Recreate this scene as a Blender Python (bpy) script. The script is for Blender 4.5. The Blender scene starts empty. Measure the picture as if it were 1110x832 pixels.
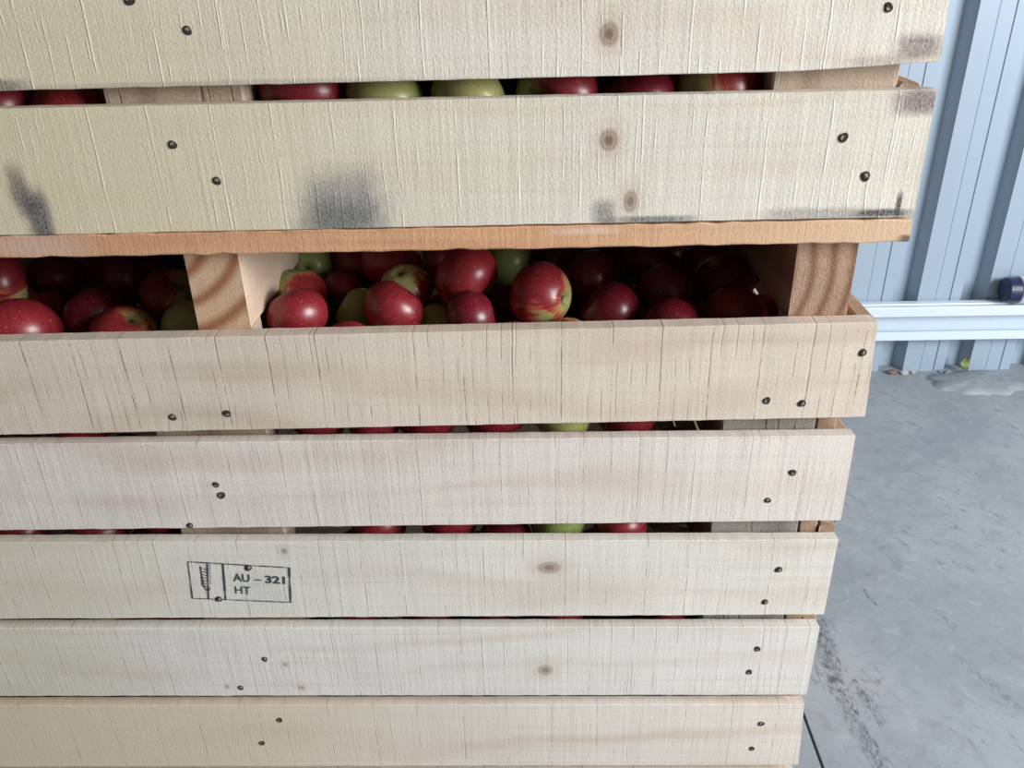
import bpy, bmesh, math, random
from mathutils import Vector, Matrix, Euler
random.seed(11)
SC = bpy.context.scene
COL = SC.collection
ZO = 0.056            # height of the crates' own zero above the shed floor

# ---------------------------------------------------------------- camera
def cam_axes(p, y, r):
    p, y, r = map(math.radians, (p, y, r))
    fw = Vector((math.sin(y)*math.cos(p), math.cos(y)*math.cos(p), -math.sin(p)))
    rt = Vector((math.cos(y), -math.sin(y), 0)); up = rt.cross(fw)
    return fw, rt*math.cos(r)+up*math.sin(r), up*math.cos(r)-rt*math.sin(r)
fw, rt, up = cam_axes(27.5, -1.5, -1.5)
cd = bpy.data.cameras.new('camera'); cam = bpy.data.objects.new('camera', cd); COL.objects.link(cam)
cd.sensor_width = 36; cd.lens = 36*915/1110; cd.clip_start = .02
M = Matrix(((rt.x, up.x, -fw.x), (rt.y, up.y, -fw.y), (rt.z, up.z, -fw.z))).to_4x4()
M.translation = Vector((0, -.70, 1.106)); cam.matrix_world = M
SC.camera = cam

# ---------------------------------------------------------------- light
w = bpy.data.worlds.new('daylight'); SC.world = w; w.use_nodes = True
w.node_tree.nodes['Background'].inputs[0].default_value = (.92, .94, .92, 1)
w.node_tree.nodes['Background'].inputs[1].default_value = .42
def area(name, loc, target, size, sy, power, col):
    l = bpy.data.lights.new(name, 'AREA'); l.shape = 'RECTANGLE'; l.size = size; l.size_y = sy
    l.energy = power; l.color = col
    o = bpy.data.objects.new(name, l); COL.objects.link(o); o.location = loc
    o.rotation_euler = (Vector(target)-Vector(loc)).to_track_quat('-Z', 'Y').to_euler()
    return o
area('doorway_daylight', (2.85, -1.25, 1.70), (0, .1, .8), 1.5, 1.5, 196, (.955, .985, 1))
SC.view_settings.view_transform = 'Standard'; SC.view_settings.look = 'None'
SC.view_settings.exposure = 0; SC.view_settings.gamma = 1
SC.view_settings.use_curve_mapping = False

# ---------------------------------------------------------------- helpers
def link(name, me, parent=None, loc=(0, 0, 0)):
    o = bpy.data.objects.new(name, me); COL.objects.link(o); o.location = loc
    if parent: o.parent = parent
    return o
def mesh(name, vs, fs, mats, origin=(0, 0, 0), smooth=False, mi=None):
    me = bpy.data.meshes.new(name); O = Vector(origin)
    me.from_pydata([tuple(Vector(v)-O) for v in vs], [], fs); me.update()
    for m in (mats if isinstance(mats, (list, tuple)) else [mats]): me.materials.append(m)
    if mi: me.polygons.foreach_set('material_index', mi)
    if smooth: me.polygons.foreach_set('use_smooth', [True]*len(fs))
    return me
def tag(o, **k):
    for a, b in k.items():
        if b: o[a] = b
    return o
def hexa(name, A, B, mat, parent, n=24, ch=.0008, jit=.00012, rag=.0006, seed=0, zfun=None, origin=None):
    """board swept from end section A to end section B (four corners each), small chamfers, slightly uneven sawn edges"""
    rng = random.Random(seed)
    A = [Vector(p) for p in A]; B = [Vector(p) for p in B]
    sec = []
    def ring(C, j):
        pts = []
        for i in range(4):
            c, pv, nx = C[i], C[i-1], C[(i+1) % 4]
            d1 = (pv-c).normalized(); d2 = (nx-c).normalized()
            e = ch*rng.uniform(.6, 1.5)
            q = Vector((0, 0, rng.gauss(0, jit))) if j else Vector()
            pts += [c+d1*e+q, c+d2*e+q]
        return pts
    vs = []; fs = []
    for k in range(n+1):
        t = k/n; C = [a.lerp(b, t) for a, b in zip(A, B)]
        if zfun:
            for i, c in enumerate(C): c.z += zfun(c.x, i)
        ps = ring(C, True)
        if k in (0, n):
            ax = (B[0]-A[0]).normalized()
            ps = [p+ax*rng.uniform(-rag, rag) for p in ps]
        vs += ps
    for k in range(n):
        for i in range(8):
            a = k*8+i; b = k*8+(i+1) % 8
            fs.append((a, b, b+8, a+8))
    fs.append(tuple(range(7, -1, -1))); fs.append(tuple(n*8+i for i in range(8)))
    org = origin or (sum(A+B, Vector())/8)
    me = mesh(name, vs, fs, mat, org)
    bm = bmesh.new(); bm.from_mesh(me); bmesh.ops.recalc_face_normals(bm, faces=bm.faces); bm.to_mesh(me); bm.free()
    o = link(name, me, parent)
    o.location = Vector(org) - (parent.location if parent else Vector())
    return o

# node graph builder
class G:
    def __init__(s, name):
        s.mat = bpy.data.materials.new(name); s.mat.use_nodes = True
        s.t = s.mat.node_tree; s.b = s.t.nodes['Principled BSDF']
        s.tc = s.t.nodes.new('ShaderNodeTexCoord')
    def put(s, sock, v):
        if isinstance(v, bpy.types.NodeSocket): s.t.links.new(v, sock)
        elif v is not None:
            if hasattr(sock.default_value, '__len__') and not hasattr(v, '__len__'): v = (v,)*len(sock.default_value)
            if hasattr(v, '__len__') and len(v) == 3 and len(sock.default_value) == 4: v = (*v, 1)
            sock.default_value = v
    def m(s, op, a, b=None, c=None, clamp=False):
        n = s.t.nodes.new('ShaderNodeMath'); n.operation = op; n.use_clamp = clamp
        for i, v in enumerate((a, b, c)):
            if v is not None: s.put(n.inputs[i], v)
        return n.outputs[0]
    def xyz(s, v):
        n = s.t.nodes.new('ShaderNodeSeparateXYZ'); s.put(n.inputs[0], v); return n.outputs
    def vec(s, x, y, z):
        n = s.t.nodes.new('ShaderNodeCombineXYZ')
        for i, v in enumerate((x, y, z)): s.put(n.inputs[i], v)
        return n.outputs[0]
    def noise(s, v, scale, detail=3, rough=.5, dist=0):
        n = s.t.nodes.new('ShaderNodeTexNoise'); s.put(n.inputs['Vector'], v); n.inputs['Scale'].default_value = scale
        n.inputs['Detail'].default_value = detail; n.inputs['Roughness'].default_value = rough; n.inputs['Distortion'].default_value = dist
        return n.outputs['Fac']
    def step(s, v, a, b, smooth=True):      # maps a..b to 0..1
        n = s.t.nodes.new('ShaderNodeMapRange'); n.interpolation_type = 'SMOOTHSTEP' if smooth else 'LINEAR'
        s.put(n.inputs[0], v); n.inputs[1].default_value = a; n.inputs[2].default_value = b; return n.outputs[0]
    def mix(s, f, a, b, mode='MIX'):
        n = s.t.nodes.new('ShaderNodeMix'); n.data_type = 'RGBA'; n.blend_type = mode
        s.put(n.inputs[0], f); s.put(n.inputs[6], a); s.put(n.inputs[7], b); return n.outputs[2]
    def bump(s, h, dist, strength=1):
        n = s.t.nodes.new('ShaderNodeBump'); n.inputs['Distance'].default_value = dist; n.inputs['Strength'].default_value = strength
        s.put(n.inputs['Height'], h); s.t.links.new(n.outputs[0], s.b.inputs['Normal'])
def srgb(r, g, b):
    f = lambda c: ((c/255+.055)/1.055)**2.4 if c > 10 else c/255/12.92
    return (f(r), f(g), f(b))
def plain(name, col, rough=.6, metal=0, noise=0, scale=50):
    g = G(name)
    c = col
    if noise:
        n = g.noise(g.tc.outputs['Object'], scale)
        c = g.mix(n, tuple(x*(1-noise) for x in col), tuple(min(1, x*(1+noise)) for x in col))
    g.put(g.b.inputs['Base Color'], c); g.b.inputs['Roughness'].default_value = rough; g.b.inputs['Metallic'].default_value = metal
    return g.mat

def wood(name, base, band, axis='X', seed=0, bands=.35, mark=None, fine=.08, knots=(), stains=(), o=(0, 0, 0), rings=None, rough_amp=1.0, patch=None, sawn=1.0, cracks=0):
    """rough sawn pine. axis: grain direction. knots (x,z,rx,rz,strength), stains (x,z,rx,rz,strength,colour) in the board's own plane, o its centre"""
    g = G(name); P = g.xyz(g.tc.outputs['Object'])
    order = {'X': (0, 1, 2), 'Y': (1, 0, 2), 'Z': (2, 1, 0)}[axis]
    gx, gy, gz = (P[i] for i in order); s = seed*7.31
    # grain runs round the knots
    bend = None
    for (kx, kz, rx, rz, st) in knots:
        dx = g.m('MULTIPLY', g.m('SUBTRACT', gx, kx-o[0]), 1/(rx*3.2)); dz = g.m('MULTIPLY', g.m('SUBTRACT', gz, kz-o[2]), 1/(rz*2.2))
        e = g.m('EXPONENT', g.m('MULTIPLY', g.m('ADD', g.m('MULTIPLY', dx, dx), g.m('MULTIPLY', dz, dz)), -1))
        b_ = g.m('MULTIPLY', e, g.m('MULTIPLY', g.m('SUBTRACT', gz, kz-o[2]), -.75))
        bend = b_ if bend is None else g.m('ADD', bend, b_)
    gz2 = g.m('ADD', gz, bend) if bend is not None else gz
    warp = g.noise(g.vec(g.m('ADD', g.m('MULTIPLY', gx, 2.2), s), g.m('MULTIPLY', gy, 5), g.m('MULTIPLY', gz2, 7)), 1, 2)
    if rings:
        cx, cz, fr = rings
        du = g.m('SUBTRACT', gy, cx); dv = g.m('SUBTRACT', gz, cz)
        rr = g.m('SQRT', g.m('ADD', g.m('MULTIPLY', du, du), g.m('MULTIPLY', dv, dv)))
        ph = g.m('ADD', g.m('MULTIPLY', rr, fr), g.m('MULTIPLY', warp, 4))
    else:
        ph = g.m('ADD', g.m('MULTIPLY', gz2, 95), g.m('ADD', g.m('MULTIPLY', warp, 17), g.m('MULTIPLY', gy, 60)))
    sn = g.m('MULTIPLY_ADD', g.m('SINE', ph), .5, .5)
    big = g.noise(g.vec(g.m('ADD', g.m('MULTIPLY', gx, 3), s+3), gy, g.m('MULTIPLY', gz, 6)), 1, 2)
    bandf = g.m('MULTIPLY', g.m('POWER', sn, 3 if not rings else 2), (bands if rings else g.m('MULTIPLY', g.step(big, .3, .65), bands)))
    streak = g.noise(g.vec(g.m('ADD', g.m('MULTIPLY', gx, 4), s), g.m('MULTIPLY', gy, 150), g.m('MULTIPLY', gz2, 220)), 1, 3)
    col = g.mix(bandf, base, band)
    col = g.mix(g.m('MULTIPLY', g.step(streak, .45, .75), .22), col, band)
    # saw lines across the grain
    wob = g.noise(g.vec(g.m('MULTIPLY', gx, 9), g.m('ADD', gy, s), g.m('MULTIPLY', gz, 10)), 1, 2)
    xs = g.m('ADD', gx, g.m('MULTIPLY', wob, .004))
    saw = g.noise(g.vec(g.m('MULTIPLY', xs, 330), s, g.m('MULTIPLY', gz, 9)), 1, 2, .6)
    fuzz = g.noise(g.vec(g.m('MULTIPLY', gx, 560), g.m('MULTIPLY', gy, 560), g.m('MULTIPLY', gz, 400)), 1, 3, .65, .4)
    tone = g.m('ADD', g.m('MULTIPLY', g.step(saw, .3, .7, False), fine*1.2*sawn), g.m('MULTIPLY', g.step(fuzz, .3, .7, False), fine*1.6))
    tone = g.m('ADD', tone, 1-fine*1.4)
    blot = g.noise(g.vec(g.m('ADD', g.m('MULTIPLY', gx, 5), s), gy, g.m('MULTIPLY', gz, 9)), 1, 4, .6)
    tone = g.m('MULTIPLY', tone, g.m('ADD', g.m('MULTIPLY', blot, .22), .89))
    col = g.mix(1.0, col, g.vec(tone, tone, tone), 'MULTIPLY')
    h = g.m('ADD', g.m('MULTIPLY', saw, .6*sawn), g.m('MULTIPLY', fuzz, 1.05))
    if cracks:
        ck = g.step(g.noise(g.vec(g.m('ADD', g.m('MULTIPLY', gx, 9), s), g.m('MULTIPLY', gy, 170), g.m('MULTIPLY', gz, 170)), 1, 3, .6), .60, .72)
        col = g.mix(g.m('MULTIPLY', ck, cracks), col, srgb(84, 64, 54)); h = g.m('SUBTRACT', h, g.m('MULTIPLY', ck, 2))
    if patch:
        px0, px1, pc, pf = patch
        col = g.mix(g.m('MULTIPLY', g.step(g.m('ADD', gx, g.m('MULTIPLY', wob, .03)), px0-o[0], px1-o[0]), pf), col, pc)
    if mark:
        mc, sp, phs, wd, st = mark
        t = g.m('FRACT', g.m('ADD', g.m('MULTIPLY', g.m('ADD', xs, g.m('MULTIPLY', g.noise(g.vec(g.m('MULTIPLY', gx, 14), s, g.m('MULTIPLY', gz, .5)), 1, 1), sp*.12)), 1/sp), phs))
        d = g.m('MULTIPLY', g.m('ABSOLUTE', g.m('SUBTRACT', t, .5)), sp)
        ln = g.m('SUBTRACT', 1, g.step(d, wd*.35, wd))
        br = g.step(g.noise(g.vec(g.m('MULTIPLY', gx, 60), s, g.m('MULTIPLY', gz, 45)), 1, 4, .65), .38, .62)
        # finer lines between
        t2 = g.m('FRACT', g.m('MULTIPLY', g.m('ADD', xs, g.m('MULTIPLY', wob, .006)), 3.37/sp))
        d2 = g.m('MULTIPLY', g.m('ABSOLUTE', g.m('SUBTRACT', t2, .5)), sp/3.37)
        ln2 = g.m('MULTIPLY', g.m('SUBTRACT', 1, g.step(d2, wd*.25, wd*.8)), g.m('MULTIPLY', g.step(g.noise(g.vec(g.m('MULTIPLY', gx, 25), s+5, g.m('MULTIPLY', gz, 30)), 1, 2), .5, .62), .6))
        lf = g.m('MULTIPLY', g.m('MAXIMUM', g.m('MULTIPLY', ln, br), ln2), st, None, True)
        col = g.mix(lf, col, mc)
        h = g.m('SUBTRACT' if sum(mc) < .9 else 'ADD', h, g.m('MULTIPLY', lf, 1.1))
    wn = g.noise(g.tc.outputs['Object'], 60, 4, .6)
    for (kx, kz, rx, rz, st) in knots:
        dx = g.m('MULTIPLY', g.m('SUBTRACT', gx, kx-o[0]), 1/rx); dz = g.m('MULTIPLY', g.m('SUBTRACT', gz, kz-o[2]), 1/rz)
        r_ = g.m('ADD', g.m('SQRT', g.m('ADD', g.m('MULTIPLY', dx, dx), g.m('MULTIPLY', dz, dz))), g.m('MULTIPLY', g.m('SUBTRACT', wn, .5), .25))
        halo = g.m('MULTIPLY', g.m('SUBTRACT', 1, g.step(r_, .9, 2.6)), .30*st)
        col = g.mix(halo, col, srgb(190, 155, 130))
        core = g.m('MULTIPLY', g.m('SUBTRACT', 1, g.step(r_, .7, 1.15)), .62*st)
        rg = g.m('MULTIPLY_ADD', g.m('SINE', g.m('MULTIPLY', r_, 15)), .5, .5)
        kc = g.mix(g.m('MULTIPLY', rg, .6), srgb(128, 98, 84), srgb(172, 142, 124))
        col = g.mix(core, col, kc)
        dot = g.m('MULTIPLY', g.m('SUBTRACT', 1, g.step(r_, .15, .65)), .6*st)
        col = g.mix(dot, col, srgb(80, 62, 58))
    for (kx, kz, rx, rz, st, sc_) in stains:
        wv = g.noise(g.vec(g.m('MULTIPLY', gx, 45), g.m('ADD', gy, kx*9), g.m('MULTIPLY', gz, 45)), 1, 4, .65)
        dx = g.m('ABSOLUTE', g.m('MULTIPLY', g.m('SUBTRACT', gx, kx-o[0]), 1/rx)); dz = g.m('ABSOLUTE', g.m('MULTIPLY', g.m('SUBTRACT', gz, kz-o[2]), 1/rz))
        r_ = g.m('ADD', g.m('POWER', g.m('ADD', g.m('POWER', dx, 3), g.m('POWER', dz, 3)), .333), g.m('MULTIPLY', g.m('SUBTRACT', wv, .5), .7))
        sp_ = g.step(fuzz, .35, .6)
        f_ = g.m('MULTIPLY', g.m('SUBTRACT', 1, g.step(r_, .35, 1.2)), g.m('MULTIPLY', g.m('MULTIPLY_ADD', sp_, -.3, 1), st), None, True)
        col = g.mix(f_, col, sc_)
    g.put(g.b.inputs['Base Color'], col); g.b.inputs['Roughness'].default_value = .85
    g.b.inputs['Specular IOR Level'].default_value = .25
    g.bump(h, .0005*rough_amp, .6)
    return g.mat
# ---------------------------------------------------------------- the shed
def concrete():
    g = G('trowelled_concrete'); P = g.xyz(g.tc.outputs['Object']); v = g.tc.outputs['Object']
    a = g.noise(v, 2.2, 5, .6, .6); b = g.noise(v, 11, 5, .65, .5); c = g.noise(v, 160, 3, .6)
    sm = g.noise(g.vec(g.m('ADD', P[0], g.m('MULTIPLY', P[1], .9)), g.m('MULTIPLY', g.m('SUBTRACT', P[1], P[0]), 5), 0), 9, 4, .65, .8)
    col = g.mix(g.step(a, .3, .7), (.265, .295, .33), (.365, .395, .425))
    col = g.mix(g.m('MULTIPLY', g.step(b, .5, .75), .45), col, (.23, .245, .265))
    col = g.mix(g.m('MULTIPLY', g.step(sm, .56, .78), .28), col, (.17, .18, .20))
    col = g.mix(g.m('MULTIPLY', g.step(sm, .46, .2), .30), col, (.42, .45, .47))
    col = g.mix(g.m('MULTIPLY', g.step(c, .62, .8), .35), col, (.16, .165, .18))
    mt = g.noise(v, 26, 5, .7, .8); mt2 = g.noise(g.vec(g.m('ADD', P[0], g.m('MULTIPLY', P[1], .5)), g.m('MULTIPLY', P[1], .45), 0), 55, 4, .75, .6)
    col = g.mix(g.m('MULTIPLY', g.step(mt, .52, .68), .45), col, (.22, .23, .25)); col = g.mix(g.m('MULTIPLY', g.step(mt, .46, .32), .35), col, (.44, .47, .50))
    patchy = g.step(a, .42, .6)
    col = g.mix(g.m('MULTIPLY', g.m('MULTIPLY', g.step(mt2, .56, .68), patchy), .7), col, (.13, .13, .145))
    br = g.noise(v, 4.3, 3, .5, .4)
    col = g.mix(g.m('MULTIPLY', g.step(br, .6, .75), .25), col, (.30, .26, .23))
    def seg(x0, y0, x1, y1, w, st, c_, nz):
        nonlocal col
        L = math.hypot(x1-x0, y1-y0); ux, uy = (x1-x0)/L, (y1-y0)/L
        px = g.m('SUBTRACT', P[0], x0); py = g.m('SUBTRACT', P[1], y0)
        t = g.m('ADD', g.m('MULTIPLY', px, ux), g.m('MULTIPLY', py, uy))
        tc_ = g.m('MINIMUM', g.m('MAXIMUM', t, 0), L)
        ex = g.m('SUBTRACT', px, g.m('MULTIPLY', tc_, ux)); ey = g.m('SUBTRACT', py, g.m('MULTIPLY', tc_, uy))
        d = g.m('SQRT', g.m('ADD', g.m('MULTIPLY', ex, ex), g.m('MULTIPLY', ey, ey)))
        n_ = g.noise(g.vec(g.m('MULTIPLY', P[0], 3), P[1], 0), nz, 4, .7, .5)
        d = g.m('ADD', d, g.m('MULTIPLY', g.m('SUBTRACT', n_, .5), w*4.5))
        f_ = g.m('MULTIPLY', g.m('SUBTRACT', 1, g.step(d, 0, w*1.1)), g.m('MULTIPLY', g.step(g.noise(g.vec(g.m('MULTIPLY', P[0], 2.5), P[1], 0), 70, 5, .75), .40, .62), st))
        col = g.mix(f_, col, c_)
    dk = (.09, .09, .105)
    seg(.515, .47, .500, .33, .024, 1.0, dk, 38); seg(.500, .33, .515, .16, .018, .95, dk, 38); seg(.515, .16, .56, 0, .012, .6, dk, 38)
    seg(.535, .33, .545, .25, .013, .95, dk, 60); seg(.626, .556, .634, .515, .004, 1.0, (.03, .03, .04), 40)
    seg(.74, .50, .75, .46, .012, .5, dk, 90); seg(.725, .39, .78, .27, .013, .45, dk, 90); seg(.80, .42, .88, .32, .025, .4, (.2, .17, .17), 30)
    seg(.99, 1.03, 1.01, .95, .012, .4, (.25, .2, .17), 30); seg(.87, .93, .95, .87, .006, .4, (.2, .16, .14), 40)
    seg(.70, .70, .72, .62, .014, .35, dk, 90)
    g.put(g.b.inputs['Base Color'], col); g.put(g.b.inputs['Roughness'], g.m('MULTIPLY_ADD', b, .35, .42))
    g.bump(g.m('ADD', b, g.m('MULTIPLY', c, .4)), .0015, .5)
    return g.mat
CONC = concrete()
def boxmesh(name, boxes, mat):
    vs = []; fs = []
    for (x0, y0, z0, x1, y1, z1) in boxes:
        i = len(vs)
        vs += [(x0, y0, z0), (x1, y0, z0), (x1, y1, z0), (x0, y1, z0), (x0, y0, z1), (x1, y0, z1), (x1, y1, z1), (x0, y1, z1)]
        fs += [tuple(i+k for k in f) for f in ((3, 2, 1, 0), (4, 5, 6, 7), (0, 1, 5, 4), (1, 2, 6, 5), (2, 3, 7, 6), (3, 0, 4, 7))]
    return mesh(name, vs, fs, mat)
WY = 1.471
tag(link('floor', boxmesh('floor', [(-5, -5, -.12, .4265, 1.62, 0), (.4315, -5, -.12, 5, 1.62, 0), (-5, -5, -.14, 5, 1.62, -.12)], CONC)), kind='structure')
# ribbed steel wall
g = G('blue_grey_painted_steel'); v = g.tc.outputs['Object']; P = g.xyz(v)
n1 = g.noise(v, 3, 3); n2 = g.noise(g.vec(g.m('MULTIPLY', P[0], 40), 0, g.m('MULTIPLY', P[2], 3)), 1, 3)
c_ = g.mix(g.m('MULTIPLY', n1, .5), srgb(156, 172, 188), srgb(148, 164, 178)); c_ = g.mix(g.m('MULTIPLY', g.step(n2, .55, .8), .15), c_, srgb(138, 152, 168))
g.put(g.b.inputs['Base Color'], c_); g.b.inputs['Roughness'].default_value = .42; STEEL = g.mat
def wall():
    # profile along x: trough floor 40 mm wide and 30 mm deep, flat pan toward the room with two shallow grooves
    pts = []; k0 = -22; dp = .040
    for k in range(k0, 22):
        x = 1.035 + k*.185
        pts += [(x-.047, 0), (x-.038, dp), (x+.010, dp), (x+.024, 0)]
        for gx_ in (.070, .110):
            pts += [(x+gx_-.0025, 0), (x+gx_-.0008, .0032 if gx_ > .1 else .0012), (x+gx_+.0008, .0032 if gx_ > .1 else .0012), (x+gx_+.0025, 0)]
    vs = []; fs = []
    for x, d in pts: vs += [(x, WY+d, 0), (x, WY+d, 3.2)]
    for i in range(len(pts)-1): fs.append((2*i, 2*i+2, 2*i+3, 2*i+1))
    me = mesh('wall_back', vs, fs, STEEL); o = link('wall_back', me); tag(o, kind='structure')
    so = o.modifiers.new('thickness', 'SOLIDIFY'); so.thickness = .0012; so.offset = 1
wall()
ROOF = plain('roof_underside', (.20, .21, .22), .8, noise=.15, scale=3)
SHEET = plain('added_wall_dark_sheet', (.13, .14, .15), .7, noise=.1, scale=2)  # kept dark so the two added walls bounce little light
tag(link('added_wall_left', boxmesh('added_wall_left', [(-3.10, -4.6, 0, -3.0, 1.46, 3.19)], SHEET)), kind='structure')  # unseen wall added to stop sky light entering from the left
tag(link('added_wall_front', boxmesh('added_wall_front', [(-2.99, -4.6, 0, 1.6, -4.5, 3.19)], SHEET)), kind='structure')  # added out of view behind the camera to cut frontal light
tag(link('ceiling', boxmesh('ceiling', [(-5, -4.7, 3.2, 5, 1.62, 3.26)], ROOF)), kind='structure')

# channel rail fixed along the wall
RAIL = plain('white_coated_steel', srgb(208, 220, 232), .35, noise=.03, scale=30)
def extrude_x(name, prof, x0, x1, mat, th=.0016):
    vs = []; fs = []
    for y, z in prof: vs += [(x0, y, z), (x1, y, z)]
    for i in range(len(prof)-1): fs.append((2*i, 2*i+1, 2*i+3, 2*i+2))
    o = link(name, mesh(name, vs, fs, mat)); s = o.modifiers.new('gauge', 'SOLIDIFY'); s.thickness = th; s.offset = 0
    return o
yb = WY-.002; yf = WY-.050
r = extrude_x('channel_rail', [(yf+.004, .190), (yf, .190), (yf, .2130), (yf+.002, .2155), (yf+.016, .2155), (yf+.018, .2185), (yf+.034, .2185), (yf+.036, .2165), (yb-.0055, .2165),
     (yb-.0040, .2150), (yb-.0040, .118), (yf+.002, .118), (yf, .120), (yf, .144), (yf+.005, .144)], -1.2, 3.2, RAIL)
tag(r, label='long white metal channel rail fixed low along the ribbed blue-grey wall', category='rail')

# spray can lying on the rail
NAVY = plain('navy_plastic', srgb(28, 36, 72), .4); SILV = plain('white_label', srgb(205, 208, 218), .35, noise=.05); BLUE = plain('blue_print', srgb(48, 72, 150), .5)
def lathe_x(name, prof, mat, parent, n=40):
    vs = []; fs = []
    for x, r_ in prof:
        for k in range(n):
            a = 2*math.pi*k/n; vs.append((x, r_*math.cos(a), r_*math.sin(a)))
    for i in range(len(prof)-1):
        for k in range(n): fs.append((i*n+k, i*n+(k+1) % n, (i+1)*n+(k+1) % n, (i+1)*n+k))
    fs.append(tuple(range(n))); fs.append(tuple((len(prof)-1)*n+k for k in range(n-1, -1, -1)))
    return link(name, mesh(name, vs, fs, mat, smooth=False), parent)
can = link('spray_can', None, None, (1.262, WY-.037, .2185+.0385))
tag(can, label='can with dark navy cap and blue-printed pale body lying on the wall rail', category='can')
lathe_x('cap', [(0, .020), (.002, .030), (.006, .033), (.034, .034), (.036, .0335)], NAVY, can)
lathe_x('body', [(.0362, .0350), (.038, .0372), (.041, .0375), (.20, .0375), (.206, .034), (.208, .03)], SILV, can)
# rows of small blue printing on the body, curved round it
vs = []; fs = []
def strip(x0, x1, a0, a1, R=.0379):
    i = len(vs); st = 5
    for k in range(st+1):
        a = a0+(a1-a0)*k/st
        vs.extend([(x0, -R*math.cos(a), R*math.sin(a)), (x1, -R*math.cos(a), R*math.sin(a))])
    for k in range(st): fs.append((i+2*k, i+2*k+1, i+2*k+3, i+2*k+2))
for k in range(14):
    x = .047+k*.0085
    strip(x, x+.0016, .95, 1.25); strip(x, x+.0052, .95, 1.0)
    if k % 2: strip(x, x+.005, 1.2, 1.25)
strip(.044, .17, 1.32, 1.36)
link('printing', mesh('printing', vs, fs, BLUE), can)

# bits at the foot of the wall
def blob(name, r_, sc, mat, loc, seed, sub=2, rough=.25, parent=None):
    bm = bmesh.new(); bmesh.ops.create_icosphere(bm, subdivisions=sub, radius=r_); rg = random.Random(seed)
    for v_ in bm.verts:
        v_.co *= 1+rg.uniform(-rough, rough); v_.co.x *= sc[0]; v_.co.y *= sc[1]; v_.co.z *= sc[2]
    me = bpy.data.meshes.new(name); bm.to_mesh(me); bm.free(); me.materials.append(mat)
    return link(name, me, parent, loc)
MORT = plain('pale_mortar', (.33, .35, .37), .9, noise=.25, scale=40)
GREY = plain('grey_stone', (.22, .23, .25), .9, noise=.3, scale=80); PALE = plain('pale_stone', (.42, .43, .44), .9, noise=.2, scale=80); RUST = plain('brown_stone', (.20, .13, .10), .9, noise=.2)
def mortar():
    bm = bmesh.new(); bmesh.ops.create_circle(bm, cap_ends=False, segments=40, radius=1)
    rg = random.Random(4); vs_ = [(0, 0, .014)]; fs_ = []
    n = 40; rgs = [1+rg.uniform(-.12, .12) for _ in range(n)]
    for q, (rr_, zz_) in enumerate(((.35, .013), (.7, .009), (.92, .005), (1.0, -.002))):
        for k in range(n):
            a = 2*math.pi*k/n; vs_.append((.125*rr_*rgs[k]*math.cos(a), .075*rr_*rgs[k]*math.sin(a), zz_+rg.uniform(-.001, .001)*(q < 3)))
    for k in range(n): fs_.append((0, 1+k, 1+(k+1) % n))
    for q in range(3):
        for k in range(n): fs_.append((1+q*n+k, 1+(q+1)*n+k, 1+(q+1)*n+(k+1) % n, 1+q*n+(k+1) % n))
    bm.free()
    o = link('mortar_patch', mesh('mortar_patch', vs_, fs_, CONC, smooth=True), None, (1.23, 1.392, 0))
    tag(o, label='low hump of grey mortar spread on the floor against the ribbed wall', category='mortar')
mortar()
for (x, y, r_, m_, lab) in ((1.022, 1.455, .011, RUST, 'small brown stone at the foot of the wall, nearest the crates'), (1.055, 1.452, .010, PALE, 'small pale stone at the foot of the wall beside the brown stone'),
                           (1.083, 1.456, .006, PALE, 'tiny pale crumb between the pale stone and the flat dark chip by the wall'), (1.175, 1.450, .010, GREY, 'flat dark chip of concrete by the wall, left of the green leaf'),
                           (1.165, 1.458, .007, PALE, 'pale crumb tucked behind the flat dark chip at the wall')):
    o = blob('stone', r_, (1.3, .9, .6), m_, (x, y, r_*.45), int(x*1000)); tag(o, label=lab, category='stone', group='stones along the foot of the wall')
# curled green leaf
vs = []; fs = []; nu, nv = 8, 5
for i in range(nu+1):
    t = i/nu; wd = .015*math.sin(math.pi*min(1, t*.96+.02))**.7
    for j in range(nv+1):
        s_ = j/nv*2-1; vs.append((s_*wd, .004*math.sin(t*5)-.008*s_*s_, .003+.036*t-.006*s_*s_*t))
for i in range(nu):
    for j in range(nv): a = i*(nv+1)+j; fs.append((a, a+1, a+nv+2, a+nv+1))
lf = link('leaf', mesh('leaf', vs, fs, plain('green_leaf', srgb(108, 128, 70), .5, noise=.3, scale=60), smooth=True), None, (1.218, 1.449, .012))
lf.rotation_euler = (-.5, .25, .2); lf.modifiers.new('t', 'SOLIDIFY').thickness = .0006
tag(lf, label='small curled green leaf standing against the foot of the ribbed wall', category='leaf')
# ---------------------------------------------------------------- timber
W_ = srgb
def zz(z): return z+ZO
GREYST = W_(112, 114, 118); DARKST = W_(70, 74, 84); BARK = W_(120, 98, 100)
LM = (.80, .76, .66); DM = (.30, .22, .16); DM2 = (.42, .34, .27)
def O(z0, z1, x0=-.915, x1=.315): return ((x0+x1)/2, 0, zz((z0+z1)/2))
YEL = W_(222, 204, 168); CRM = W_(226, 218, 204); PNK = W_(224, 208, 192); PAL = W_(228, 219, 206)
TAN = W_(205, 176, 145); TAN2 = W_(196, 172, 148)
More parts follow.
